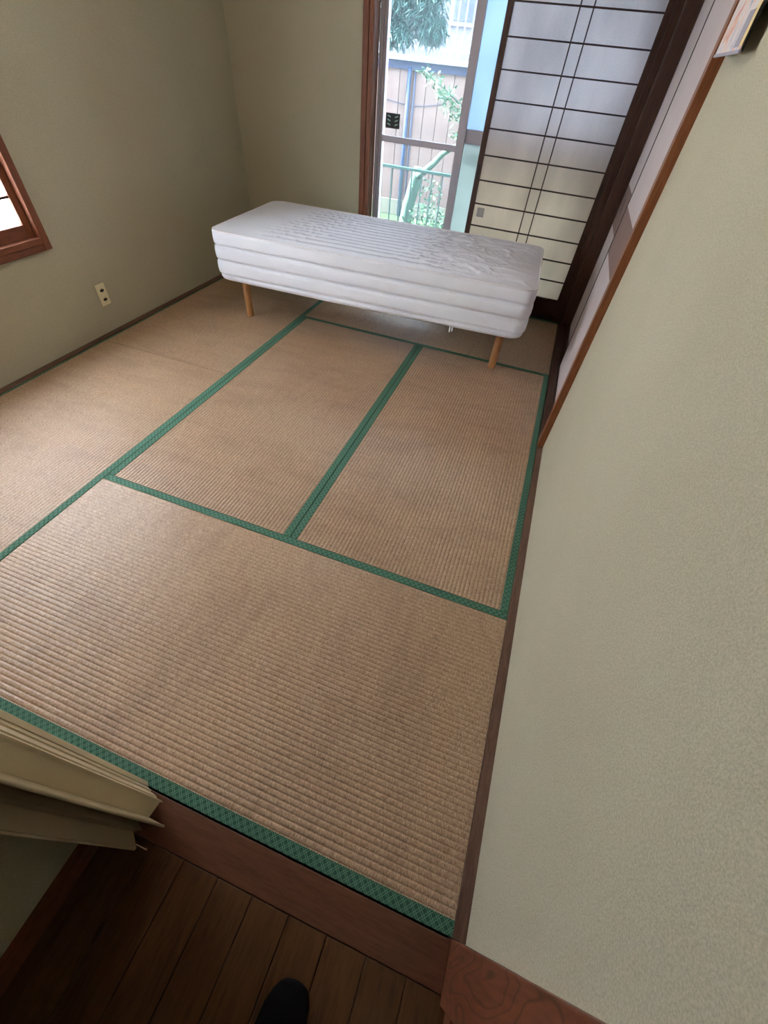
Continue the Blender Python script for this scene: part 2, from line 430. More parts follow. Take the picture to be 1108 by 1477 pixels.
# ================================================================ WINDOW WALL
# amber wood post left of the window
g = G(); g.box((.940, 3.556, -.05), (.978, 3.66, 1.82), .003); g.box((.980, 3.562, -.05), (1.012, 3.66, 1.82), .003)
g.done('trim_9', 'brown', kind='structure')
g = G(); g.box((1.0125, 3.565, -.05), (2.655, 3.64, .012), .002); g.box((1.0125, 3.565, .012), (2.655, 3.578, .028), .001); g.box((1.0125, 3.604, .012), (2.655, 3.612, .028), .001); g.box((1.0125, 3.636, .0), (2.655, 3.65, .028), .001)
g.done('trim_10', 'darkx', kind='structure')
g = G(); g.box((1.0125, 3.56, 1.765), (2.655, 3.577, 1.82), .002); g.box((1.0125, 3.577, 1.79), (2.655, 3.66, 1.82)); g.box((1.0125, 3.605, 1.765), (2.655, 3.612, 1.79))
g.done('trim_11', 'darkx', kind='structure')
B('trim_12', (2.6185, 3.574, .028), (2.6575, 3.662, 1.80), 'dark', kind='structure')

def shoji(x0, x1, y, label, visible=True):
    r = thing('shoji_screen', ((x0+x1)/2, y+.013, .014), label, 'sliding screen', 'shoji screens at the window')
    z0, z1, yb = .014, 1.783, y+.024
    px0, px1, pz0, pz1 = x0+.035, x1-.036, .145, 1.735
    for a, b in ((x0, px0), (px1, x1)):
        G().box((a, y, z0), (b, yb, z1), .0015).done('stile', 'dark', r)
    G().box((px0, y, z0), (px1, yb, pz0), .0015).done('bottom_rail', 'darkx', r)
    G().box((px0, y, pz1), (px1, yb, z1), .0015).done('top_rail', 'darkx', r)
    G().box((px0, y+.0135, pz0), (px1, y+.0145, pz1)).done('paper', 'paper', r)
    zs = [.266, .3925, .5185, .6465, .7755, .905, 1.034, 1.162, 1.290, 1.417, 1.544, 1.664]
    for z in zs: G().box((px0, y+.001, z-.0035), (px1, y+.013, z+.0035)).done('lattice_bar', 'darkx', r)
    cx = (px0+px1)/2
    for x in (cx-.035, cx+.035): G().box((x-.0035, y+.0005, pz0), (x+.0035, y+.0125, pz1)).done('lattice_upright', 'dark', r)
    for a in (x0+.008, px1+.006):
        p = G(); p.box((a, y-.001, .775), (a+.018, y+.002, .855), .001); p.done('finger_pull', 'lacquer', r)
    return r, px0, y
s1, px0, sy = shoji(1.777, 2.618, 3.5795, 'white paper lattice screen facing the room right of the open window')
G().box((px0+.025, sy+.0125, .57), (px0+.075, sy+.0134, .625)).done('repair_patch', 'patch', s1, label='greyish square patch pasted on the paper')
#s2, _, _ = shoji(1.812, 2.653, 3.6135, 'second paper lattice screen stacked right behind the front one')

# aluminium sliding window
YW = 3.70
win = thing('window_1', (1.83, YW, .0), kind='structure')
g = G(); g.box((1.0125, 3.662, -.02), (1.034, 3.79, 1.82), .001); g.box((2.64, 3.662, -.02), (2.66, 3.79, 1.82), .001)
g.box((1.034, 3.662, -.02), (2.64, 3.79, .03), .001); g.box((1.034, 3.662, 1.775), (2.64, 3.79, 1.82), .001)
g.done('window_frame', 'alu', win)
def sash(x0, x1, y, stL, stR, zr0, zr1, up, low, lab):
    r = thing('sash', ((x0+x1)/2, y, .03)); r.parent = win; r.location = Vector(((x0+x1)/2, y, .03))-win.location
    bpy.data.objects[r.name]
    if lab: r['label'] = lab
    g = G(); d = .012
    g.box((x0, y-d, .03), (x0+stL, y+d, 1.775), .0012); g.box((x1-stR, y-d, .03), (x1, y+d, 1.775), .0012)
    g.box((x0+stL, y-d, .03), (x1-stR, y+d, .10), .0012); g.box((x0+stL, y-d, 1.735), (x1-stR, y+d, 1.775), .0012)
    g.box((x0+stL, y-d, zr0), (x1-stR, y+d, zr1), .0012)
    g.done('sash_frame', 'alu', r)
    G().box((x0+stL, y-.002, zr1), (x1-stR, y+.002, 1.735)).done('glass_pane', up, r)
    G().box((x0+stL, y-.002, .10), (x1-stR, y+.002, zr0)).done('glass_pane', low, r)
    return r
sash(1.034, 1.645, 3.690, .020, .054, .885, .918, 'glass', 'glass', 'clear glass sash left of the paper screen')
sash(1.60, 2.64, 3.722, .02, .05, .935, 1.005, 'frostblue', 'frostgreen', 'frosted glass sash with pale bluish panes')
g = G(); g.box((1.648, 3.765, .03), (1.668, 3.785, 1.775)); g.box((2.62, 3.765, .03), (2.64, 3.785, 1.775)); g.box((1.668, 3.765, .03), (2.62, 3.785, .06)); g.box((1.668, 3.765, 1.745), (2.62, 3.785, 1.775)); g.box((1.668, 3.765, .875), (2.62, 3.785, .915))
g.done('screen_frame', 'alu', win)
# small dark vented fitting stuck on the clear pane
vt = thing('ventilation_plate', (1.126, 3.687, .958), 'small dark square plate with slanted slots stuck on the window glass', 'vent')
G().box((1.076, 3.682, .958), (1.178, 3.6875, 1.034), .003).done('plate', 'darkgreen', vt)
for sx in (-1, 1):
    for k in range(3):
        z = .974+k*.020
        g = G(); a = 1.127+sx*.016; b = 1.127+sx*.038
        vs = [g.bm.verts.new(p) for p in [(a, 3.6812, z-.003), (b, 3.6812, z+.004), (b, 3.6812, z+.011), (a, 3.6812, z+.004)]]
        ws = [g.bm.verts.new(v.co+Vector((0, .002, 0))) for v in vs]
        g.bm.faces.new(vs); g.bm.faces.new(list(reversed(ws)))
        for i in range(4): g.bm.faces.new((vs[i], vs[(i+1) % 4], ws[(i+1) % 4], ws[i]))
        g.done('slot', 'slot', vt)

# ================================================================ SIDE WINDOW (left wall)
w2 = thing('window_2', (XL, 1.1, .5), kind='structure')
X0, X1 = XL, XL+.028
g = G()
g.box((XL-.10, WY1-.002, WZ0-.055), (X1, WY1+.036, WZ1+.04), .0025); g.box((XL-.10, WY0-.036, WZ0-.055), (X1, WY0, WZ1+.04), .0025)
g.done('casing', 'brown', w2)
g = G(); g.box((XL-.10, WY0, WZ0-.026), (X1, WY1-.002, WZ0+.002), .0025); g.box((XL-.10, WY0, WZ1-.002), (X1, WY1-.002, WZ1+.036), .0025)
g.done('casing', 'browny', w2)
B('sill', (XL-.0, WY0-.05, WZ0-.058), (XL+.020, WY1+.026, WZ0-.027), 'browny', w2, bev=.002)
def side_screen(y0, y1, x, lab):
    r = thing('side_screen', (x, (y0+y1)/2, WZ0)); r.parent = w2; r.location = Vector((x, (y0+y1)/2, WZ0))-w2.location
    if lab: r['label'] = lab
    zb, zt = WZ0+.002, WZ1-.002
    g = G(); g.box((x-.02, y0, zb), (x, y0+.036, zt), .0015); g.box((x-.02, y1-.036, zb), (x, y1, zt), .0015); g.done('screen_frame', 'brown', r)
    g = G(); g.box((x-.02, y0+.036, zb), (x, y1-.036, zb+.055), .0015); g.box((x-.02, y0+.036, zt-.04), (x, y1-.036, zt), .0015); g.done('screen_frame', 'browny', r)
    g = G()
    for k in range(1, 7): g.box((x-.014, y0+.036, WZ0+.055+k*.112-.005), (x-.006, y1-.036, WZ0+.055+k*.112+.005))
    for yy in (y0+.2, (y0+y1)/2, y1-.2): g.box((x-.013, yy-.003, zb+.05), (x-.005, yy+.003, zt-.04))
    g.done('lattice', 'dark', r)
    G().box((x-.0165, y0+.036, zb+.055), (x-.0155, y1-.036, zt-.04)).done('paper', 'paperbright', r)
side_screen(1.045, WY1-.002, XL-.004, None)
side_screen(WY0, 1.09, XL-.030, None)

# ================================================================ TATAMI
def tatami(x0, x1, y0, y1, axis, h0, h1, label, dz=0, rd=.0024, lw=None):
    """axis = direction of the long side; h0 / h1 = green border on the low / high long side"""
    r = thing('tatami_mat', ((x0+x1)/2, (y0+y1)/2, -.055), label, 'tatami mat', 'tatami mats covering the floor')
    e = .0012; x0 += e; x1 -= e; y0 += e; y1 -= e
    hw = .0285; zt = -.0018+dz
    G().box((x0, y0, -.055), (x1, y1, zt-.004), .001).done('core', 'gap', r)
    # ridged rush cover, real relief
    if axis == 'x': a0, a1, l0, l1 = y0, y1, x0, x1
    else: a0, a1, l0, l1 = x0, x1, y0, y1
    p = .0152; n = round((a1-a0)/p); p = (a1-a0)/n
    g = G(); sub = 8; nl = 10; rows = []
    for i in range(n*sub+1):
        u = i/sub; f = u % 1
        z = zt+rd*(math.sqrt(max(0, 1-(2*f-1)**2))-.80)
        w = a0+i*p/sub
        row = []
        for j in range(nl+1):
            l = l0+(l1-l0)*j/nl
            ww = w
            row.append(g.bm.verts.new((l, ww, z) if axis == 'x' else (ww, l, z)))
        rows.append(row)
    for ra, rb in zip(rows, rows[1:]):
        for j in range(nl): 
            fc = g.bm.faces.new((ra[j], ra[j+1], rb[j+1], rb[j])); fc.smooth = True
    # skirt at the ends
    g.done('rush_cover', 'strawx' if axis == 'x' else 'strawy', r)
    for on, lo in ((h0, True), (h1, False)):
        if not on: continue
        b0 = a0 if lo else a1-hw; b1 = b0+(lw if lo and lw else hw)
        if axis == 'x': G().box((l0-.0003, b0-.0004, -.05), (l1+.0003, b1, zt+.0012), .0008).done('border', 'heri', r)
        else: G().box((b0-.0004, l0-.0003, -.05), (b1, l1+.0003, zt+.0012), .0008).done('border', 'heri', r)
    return r
YT = .862; Y2 = 2.660; XA = .893; XM = 1.771; XE = 2.6455
tatami(XA, XE, .0, YT, 'x', 1, 1, 'large worn rush mat nearest the threshold, lying crosswise')
tatami(XA, XM, YT, Y2, 'y', 1, 1, 'rush mat in the middle running toward the bed, left of the double green border', .0004)
tatami(XM, XE, YT, Y2, 'y', 1, 1, 'rush mat running toward the bed along the right wall', -.0004)
tatami(XA, XE, Y2, 3.562, 'x', 1, 1, 'rush mat lying crosswise under the bed by the window', 0, .0012)
tatami(-.001, XA, .0, 1.775, 'y', 1, 1, 'rush mat along the left wall, below the side window', .0003, lw=.012)
tatami(-.001, XA, 1.775, 3.562, 'y', 1, 1, 'rush mat along the left wall reaching into the far corner', lw=.012)

# ================================================================ BED
BX, BY, BT, BLn, BW, BZ0, BZ1 = 1.417, 2.831, .05, 1.962, .880, .26, .531
bed = thing('bed', (BX, BY, 0), 'low white quilted mattress bed on round wooden legs before the window', 'bed')
cb, sb = math.cos(BT), math.sin(BT)
def bp(a, b, z): return Vector((BX+cb*a-sb*b, BY+sb*a+cb*b, z))
RC = .075
def outline(inset, n=10, seg=70, rc=RC):
    hx, hy = BLn/2-inset, BW/2-inset; rc = max(rc-inset*.5, .01); pts = []
    def edge(ax, ay, bx, by, m): return [(ax+(bx-ax)*k/m, ay+(by-ay)*k/m) for k in range(m)]
    cs = [(hx-rc, hy-rc, 0), (-hx+rc, hy-rc, 90), (-hx+rc, -hy+rc, 180), (hx-rc, -hy+rc, 270)]
    for i, (cx, cy, a) in enumerate(cs):
        for k in range(n): 
            t = math.radians(a+90*k/n); pts.append((cx+rc*math.cos(t), cy+rc*math.sin(t)))
        nx, ny, na = cs[(i+1) % 4]
        t = math.radians(a+90); A = (cx+rc*math.cos(t), cy+rc*math.sin(t)); C2 = (nx+rc*math.cos(t), ny+rc*math.sin(t))
        pts += edge(*A, *C2, seg if i % 2 == 0 else seg//2)
    return pts
prof = [(.06, BZ0+.002), (.030, BZ0), (.020, BZ0+.006), (.014, BZ0+.018), (.014, BZ0+.028), (.022, BZ0+.0325)]
seams = [.2935, .375, .455]
for s0, s1, blg in ((.2935, .375, .007), (.375, .455, .007), (.455, .522, .005)):
    for k in range(1, 9):
        f = k/8
        ins = .012-blg*(max(0, math.sin(math.pi*f))**.4) if f < 1 else (.020 if s1 < .5 else .008)
        prof.append((ins, s0+(s1-s0)*f))
prof += [(.010, .5255), (.016, .5295), (.024, .5315)]
def side_pucker(a, b, z):
    # gathers in the top border fabric
    q = noise.noise(Vector((a*38, b*38, z*3)))
    amt = .0024*max(0, min(1, (z-.44)/.04))*(0.35+.65*max(0, noise.noise(Vector((a*2.1, b*2, 3)))+.4))
    amt2 = .0010*noise.noise(Vector((a*14, b*14, z*22)))
    return q*amt+amt2
g = G(); rings = []
for ins, z in prof:
    ring = []
    for a, b in outline(ins):
        L = math.hypot(a/(BLn/2), b/(BW/2)); d = side_pucker(a, b, z)
        k = 1+d/max(.3, math.hypot(a, b))
        sag = .004*math.cos(a*2.2)*(1 if z < .3 else 0)
        ring.append(g.bm.verts.new(bp(a*k, b*(1+d/(BW/2)), z-sag+.0012*noise.noise(Vector((a*5, b*5, z*4))))))
    rings.append(ring)
n = len(rings[0])
for r0, r1 in zip(rings, rings[1:]):
    for k in range(n): g.bm.faces.new((r0[k], r0[(k+1) % n], r1[(k+1) % n], r1[k])).smooth = True
g.bm.faces.new(list(reversed(rings[0])))
body = g.done('mattress_sides', 'fabric', bed)
# quilted top, real relief
def smooth(e0, e1, x): t = max(0, min(1, (x-e0)/(e1-e0))); return t*t*(3-2*t)
def top_h(a, b):
    hx, hy = BLn/2, BW/2
    ed = min(hx-abs(a), hy-abs(b))
    z = .5315+.010*smooth(0, .18, ed)
    A = (a+hx)/(2*hx)     # 0 left end .. 1 right end
    # lengthwise quilting channels
    env = smooth(.13, .20, A+.03*noise.noise(Vector((b*6, 0, 1))))*(1-smooth(.70, .84, A))*smooth(.02, .05, ed)
    warp = 0
    f = ((b+warp)/.058) % 1
    fd = min(f, 1-f); chan = max(0, math.sin(math.pi*fd))**.45 if fd > .05 else .42*math.sqrt(fd/.05)
    z += env*.0075*(chan-.85)
    # cross gathers between channels
    cell = math.floor((b+warp)/.058)
    gth = noise.noise(Vector((a*34+cell*7.3, cell*3.1, 0)))*chan
    z += env*.0026*gth*(.4+.6*smooth(-.1, .4, noise.noise(Vector((a*3, b*4, 5)))))
    # diagonal creases on the left, crumples on the right
    d1 = (a*.9-b*.35); cr = abs(noise.noise(Vector((d1*13, (a*.35+b*.9)*3.5, 2))))
    z += .009*(1-smooth(0, .12, cr))*smooth(.10, .20, A)*(1-smooth(.32, .45, A))*smooth(.05, .12, ed)*(.5)
    c2 = abs(noise.noise(Vector((a*6.5, b*10, 9)))); c3 = abs(noise.noise(Vector((a*17+3, b*15, 4))))
    right = smooth(.52, .68, A)*smooth(.03, .10, ed)*(1-.5*smooth(.9, 1, A))
    z += right*(.0075*(1-smooth(0, .22, c2))+.0028*(1-smooth(0, .2, c3)))
    # fine ripples along the near sewn edge
    near = 1-smooth(.0, .07, b+hy-.01) if b < 0 else 0
    z += near*.0030*noise.noise(Vector((a*46, b*8, 1)))*smooth(.1, .2, A)
    return z
g = G(); NX, NY = 380, 190; ins = .022; hx, hy = BLn/2-ins, BW/2-ins; rc = RC-.011
grid = []
bl_ = sorted({round(k*.058+o*.058, 6) for k in range(-9, 9) for o in (0, .025, .05, .08, .14, .22, .32, .42, .5, .58, .68, .78, .86, .92, .95, .975)})
bl_ = [-hy, -hy+.006, -hy+.014]+[q for q in bl_ if abs(q) < hy-.018]+[hy-.014, hy-.006, hy]
NY = len(bl_)-1
for i in range(NX+1):
    row = []
    for j in range(NY+1):
        a = -hx+2*hx*i/NX; b = bl_[j]; b0_ = b
        ax, by = abs(a), abs(b); dx, dy = ax-(hx-rc), by-(hy-rc)
        if dx > 0 and dy > 0:
            m = max(dx, dy); l = math.hypot(dx, dy); q = m/l
            a = math.copysign(hx-rc+dx*q, a); b = math.copysign(hy-rc+dy*q, b)
        z_ = top_h(a, b); ed_ = min(hx-abs(a), hy-abs(b))
        b += .009*noise.noise(Vector((a*5, b*4, 0)))*smooth(.02, .10, ed_)
        row.append(g.bm.verts.new(bp(a, b, z_)))
    grid.append(row)
for i in range(NX):
    for j in range(NY):
        fc = g.bm.faces.new((grid[i][j], grid[i+1][j], grid[i+1][j+1], grid[i][j+1])); fc.smooth = True
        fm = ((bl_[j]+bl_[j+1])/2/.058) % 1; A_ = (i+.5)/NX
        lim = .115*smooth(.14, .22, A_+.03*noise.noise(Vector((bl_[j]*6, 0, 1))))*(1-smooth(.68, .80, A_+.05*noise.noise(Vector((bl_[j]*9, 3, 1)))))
        fc.material_index = 1 if min(fm, 1-fm) < lim and abs(bl_[j]) < hy-.03 else 0  # faces beside each groove take the painted shade colour
g.mats = ['fabric', 'groove_shade']
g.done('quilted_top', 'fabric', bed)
# welt round the top edge
g = G(); ol = outline(.0135, n=6, seg=90); m = len(ol); prev = None; rr = []
for k, (a, b) in enumerate(ol):
    a2, b2 = ol[(k+1) % m]; a1, b1 = ol[k-1]; d = Vector((a2-a1, b2-b1, 0)).normalized(); nrm = Vector((d.y, -d.x, 0))
    z = .5300+.0008*noise.noise(Vector((a*40, b*40, 0)))
    rr.append([g.bm.verts.new(bp(a+nrm.x*.0042*math.cos(t), b+nrm.y*.0042*math.cos(t), z+.0042*math.sin(t))) for t in [2*math.pi*q/8 for q in range(8)]])
for k in range(m):
    for q in range(8): g.bm.faces.new((rr[k][q], rr[(k+1) % m][q], rr[(k+1) % m][(q+1) % 8], rr[k][(q+1) % 8])).smooth = True
g.done('welt', 'welt', bed)
for x, y in ((.567, 2.507), (2.278, 2.606)):
    G().tube([(x, y, .0), (x, y, .004), (x, y, .262)], [.0215, .0235, .0245], 24).done('leg', 'legwood', bed)
for a, b in ((-.87, .32), (.85, .32)):
    q = bp(a, b, 0); G().tube([(q.x, q.y, .0), (q.x, q.y, .004), (q.x, q.y, .262)], [.0215, .0235, .0245], 24).done('leg', 'legwood', bed)
q = bp(.56, -BW/2+.02, 0)
g = G(); g.box((q.x-.012, q.y-.004, .232), (q.x-.004, q.y-.002, .263)); g.box((q.x+.003, q.y-.004, .240), (q.x+.010, q.y-.002, .263)); g.done('care_tag', 'welt', bed)

# ================================================================ ACCORDION DOOR (bunched)
ac = thing('accordion_door', (1.84, -.055, .02), 'beige folding accordion door bunched at the left side of the doorway', 'door')
Z0, Z1 = .022, 1.80
def sheet(pts, th, name, mat, lab=None, z0=Z0):
    g = G(); P = [Vector((x, y, 0)) for x, y in pts]; L = []; Rr = []
    for i, p in enumerate(P):
        d = (P[min(i+1, len(P)-1)]-P[max(i-1, 0)]).normalized(); nn = Vector((-d.y, d.x, 0))*th/2
        L.append((p+nn)[:2]); Rr.append((p-nn)[:2])
    for i in range(len(P)-1):
        g.prism([L[i], L[i+1], Rr[i+1], Rr[i]], z0, Z1)
    bmesh.ops.remove_doubles(g.bm, verts=g.bm.verts, dist=.0001)
    return g.done(name, mat, ac, label=lab)
pl = [((1.770, .006), (1.835, .006), (1.842, -.001)), ((1.775, -.001), (1.842, -.003), (1.856, -.006)), ((1.780, -.006), (1.864, -.009), (1.878, -.012))]
for k, p in enumerate(pl): sheet(p, .0035, 'pleat', 'accordion')
sheet([(1.800, -.013), (1.897, -.0145)], .003, 'pleat', 'accordion')
sheet([(1.890, -.016), (1.886, -.053)], .004, 'end_panel', 'accordion', 'broad flat leading face')
sheet([(1.80, -.052), (1.930, -.053)], .004, 'end_strip', 'accordion', 'narrow leading fin with rounded edge')
G().tube([(1.932, -.053, Z0), (1.932, -.053, Z1)], .0032, 10).done('edge_bead', 'accordion', ac)
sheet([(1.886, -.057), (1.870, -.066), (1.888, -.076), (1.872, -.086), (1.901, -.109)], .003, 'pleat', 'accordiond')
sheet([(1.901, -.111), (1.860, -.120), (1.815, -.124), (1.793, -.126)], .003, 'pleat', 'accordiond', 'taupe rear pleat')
B('head_track', (1.765, -.075, Z1), (2.643, -.03, Z1+.002), 'alu', ac, bev=0)

# ================================================================ OUTLET
ol_ = thing('wall_outlet', (XL, 1.915, .15), 'ivory double power outlet low on the left wall', 'outlet')
G().box((XL, 1.886, .150), (XL+.006, 1.950, .268), .002).done('cover_plate', 'outlet', ol_)
for z in (.182, .232):
    g = G(); g.box((XL+.0055, 1.901, z-.016), (XL+.0075, 1.935, z+.016), .001); g.done('socket_insert', 'outlet', ol_)
    g = G(); g.box((XL+.007, 1.905, z-.006), (XL+.0082, 1.931, z+.006)); g.box((XL+.007, 1.916, z-.012), (XL+.0082, 1.920, z+.012)); g.done('socket_hole', 'hole', ol_)

# ================================================================ PICTURE on the right wall
pc = thing('wall_picture', (2.64, 1.69, 1.36), 'unframed colourful picture panel high on the right wall beside the trim', 'picture')
py0, py1, pz0, pz1, pxf = 1.553, 1.850, 1.362, 1.80, 2.643
G().box((pxf+.002, py0-.002, pz0), (pxf+.007, py1, pz1), .0005).done('panel', 'lacquer', pc)
G().box((pxf+.007, py0+.12, 1.60), (2.6745, py0+.16, 1.62)).done('bracket', 'lacquer', pc)
def prt(y0, y1, z0, z1, mat, k=0): G().box((pxf-.0006*k, y0, z0), (pxf+.003, y1, z1)).done('print_area', mat, pc)
prt(py0, py1, pz0+.003, pz1, 'print')
prt(py0, py0+.030, pz0+.01, pz1, 'printyellow', 1)
prt(py0+.034, py0+.085, pz0+.008, 1.425, 'printgrey', 1)
prt(py0+.030, py1, 1.470, pz1, 'printsky', 2)
G().box((pxf-.002, py0-.005, pz0-.003), (pxf+.003, py1+.002, pz0+.003), .0005).done('lower_edge', 'printgrey', pc)

# ================================================================ CEILING LAMP (hangs above the picture's frame)
LX, LY, LZ = 1.34, 1.55, 2.05
lp = thing('pendant_lamp', (LX, LY, LZ), 'round white pendant lamp hanging over the middle of the mats', 'lamp')
g = G(); bmesh.ops.create_uvsphere(g.bm, u_segments=24, v_segments=14, radius=.10, matrix=Matrix.Translation((LX, LY, LZ))); g.done('globe', 'opal', lp, smooth=True)
G().tube([(LX, LY, LZ+.095), (LX, LY, H-.03)], .004, 8).done('cord', 'white', lp)
G().tube([(LX, LY, H-.035), (LX, LY, H)], [.05, .055], 24).done('ceiling_rose', 'white', lp)

# ================================================================ FOOT of the photographer
pr = thing('person', (2.35, -.30, 0), 'foot in a black sock on the dark planks at the bottom edge', 'person')
def skin(name, pts, mat, parent, lv=2):
    me = bpy.data.meshes.new(name); off = wloc(parent)
    me.from_pydata([Vector(p[:3])-off for p in pts], [(i, i+1) for i in range(len(pts)-1)], [])
    o = bpy.data.objects.new(name, me); COL.objects.link(o); o.parent = parent
    md = o.modifiers.new('skin', 'SKIN'); md.use_smooth_shade = True
    sv = me.skin_vertices[0].data if me.skin_vertices else None
    return o, md
def foot():
    # lofted sections: (y, centre x, half width, height, z0)
    secs = [(-.168, 2.352, .012, .014), (-.170, 2.352, .022, .020), (-.176, 2.351, .032, .027), (-.190, 2.350, .041, .032), (-.215, 2.3485, .048, .037), (-.245, 2.347, .049, .046),
            (-.280, 2.346, .044, .058), (-.320, 2.345, .038, .076), (-.355, 2.345, .036, .095), (-.385, 2.345, .037, .110)]
    g = G(); N = 20; rings = []
    for y, cx, w, h in secs:
        ring = []
        for k in range(N):
            t = 2*math.pi*k/N; c, s = math.cos(t), math.sin(t)
            z = .003+h/2+(h/2)*(abs(s)**.8)*(1 if s > 0 else -1)
            ring.append(g.bm.verts.new((cx+w*c*(1), y, max(.001, z))))
        rings.append(ring)
    # heel / ankle: rings turning upward
    for (cy, cx, wx, wy, z) in [(-.402, 2.345, .036, .034, .095), (-.395, 2.345, .036, .042, .135), (-.395, 2.345, .038, .045, .18), (-.400, 2.345, .044, .052, .25), (-.410, 2.345, .052, .060, .33), (-.415, 2.345, .056, .064, .42)]:
        pass
    for r0, r1 in zip(rings, rings[1:]):
        for k in range(N): g.bm.faces.new((r0[k], r0[(k+1) % N], r1[(k+1) % N], r1[k]))
    g.bm.faces.new(rings[0]); g.bm.faces.new(list(reversed(rings[-1])))
    # ankle column joined into the foot
    col = [(-.385, .034, .048, .008), (-.385, .038, .052, .03), (-.378, .037, .052, .07), (-.372, .036, .046, .11), (-.375, .036, .043, .16), (-.380, .042, .050, .24), (-.384, .052, .060, .34), (-.386, .056, .064, .42)]
    rings = []
    for cy, wx, wy, z in col:
        rings.append([g.bm.verts.new((2.345+wx*math.cos(2*math.pi*k/N), cy+wy*math.sin(2*math.pi*k/N), z)) for k in range(N)])
    for r0, r1 in zip(rings, rings[1:]):
        for k in range(N): g.bm.faces.new((r0[k], r0[(k+1) % N], r1[(k+1) % N], r1[k]))
    g.bm.faces.new(rings[0]); g.bm.faces.new(list(reversed(rings[-1])))
    o = g.done('sock', 'sock', pr, smooth=True)
    rm = o.modifiers.new('r', 'REMESH'); rm.mode = 'VOXEL'; rm.voxel_size = .004; rm.use_smooth_shade = True
    sm = o.modifiers.new('s', 'SMOOTH'); sm.iterations = 6; sm.factor = .5
    g = G(); rings = []
    for z, wx, wy in ((.20, .070, .078), (.22, .072, .080), (.35, .078, .086), (.50, .085, .09), (.62, .09, .095), (.80, .095, .10), (.82, .09, .095)):
        rings.append([g.bm.verts.new((2.345+wx*math.cos(2*math.pi*k/N)*(1+.04*math.sin(3*k+z*20)), -.40-(z-.2)*.05+wy*math.sin(2*math.pi*k/N), z)) for k in range(N)])
    for r0, r1 in zip(rings, rings[1:]):
        for k in range(N): g.bm.faces.new((r0[k], r0[(k+1) % N], r1[(k+1) % N], r1[k]))
    g.bm.faces.new(list(reversed(rings[-1]))); g.bm.faces.new(rings[0])
    g.done('trouser_leg', 'trouser', pr, smooth=True)
foot()

# ================================================================ OUTSIDE
g = G(); g.box((-6, 3.82, -.6), (8, 12, -.5)); g.box((-6, 3.82, -.5), (8, 3.9, -.1)); GR = g.done('ground', 'soil', kind='structure')
YN = 8.0
house = thing('neighbour_house', (.2, YN, -.5), 'neighbouring house with vertical board siding and white upper ledge beyond the garden', 'house')
g = G(); g.box((-3, YN+.02, -.5), (5, YN+.6, 1.25)); g.done('wall_core', 'board', house)
g = G(); g.box((-3, YN-.03, -.5), (5, YN+.02, -.29), .005); g.done('footing', 'concrete', house)
x = -.472-.198*5; proto = None
for i in range(18):
    if proto is None:
        proto = G().box((x+.004, YN-.006, -.29), (x+.194, YN+.02, 1.19), .002).done('siding_board', 'board', house)
        first = x
    else:
        c = proto.copy(); COL.objects.link(c); c.location.x = proto.location.x+(x-first); c.parent = house
    x += .198
G().box((-3, YN-.05, 1.175), (5, YN+.02, 1.255), .004).done('fascia', 'eave', house)
G().box((-3, YN-.11, 1.255), (5, YN+.10, 1.31), .004).done('ledge', 'ledge', house)
G().tube([(-.11, YN-.05, -.5), (-.12, YN-.05, 1.2)], .028, 10).done('drain_pipe', 'pipe', house)
G().tube([(-.03, YN-.03, -.5), (-.04, YN-.03, 1.2)], .010, 8).done('drain_pipe', 'pipe', house)
g = G(); pts = [(-.45+.1*k, YN-.02, .86-.05*math.sin(k*.35)+.004*k) for k in range(10)]; g.tube(pts, .004, 6); g.done('cable', 'pipe', house)
G().box((-3, YN+.6, 1.25), (5, YN+.7, 3.6)).done('upper_wall', 'ledge', house)
for k in range(3):
    x0 = -1.5+k*1.75
    f = G().box((x0-.05, YN+.56, 1.62), (x0+1.05, YN+.6, 2.9), .004).done('upper_window', 'ledge', house)
    G().box((x0, YN+.55, 1.67), (x0+1.0, YN+.565, 2.85)).done('pane', 'palewood', f)
for k in range(22):
    x0 = -1.1+k*.098
    if k % 1 == 0: G().box((x0-.008, YN-.06, 1.31), (x0+.008, YN-.045, 2.3)).done('balcony_bar', 'ledge', house)
G().box((-3, YN-.068, 1.37), (5, YN-.038, 1.40)).done('balcony_rail', 'ledge', house)

rl = thing('garden_railing', (.8, 5.3, -.5), 'dark green metal railing with thin upright bars outside the window', 'railing')
G().box((-.2, 5.285, .505), (1.9, 5.315, .53), .003).done('top_rail', 'railing', rl)
G().box((-.2, 5.29, -.12), (1.9, 5.31, -.09), .003).done('bottom_rail', 'railing', rl)
for k in range(19):
    x0 = -.17+k*.111
    G().box((x0-.006, 5.294, -.5 if k % 6 == 0 else -.09), (x0+.006, 5.306, .505)).done('baluster', 'railing', rl)

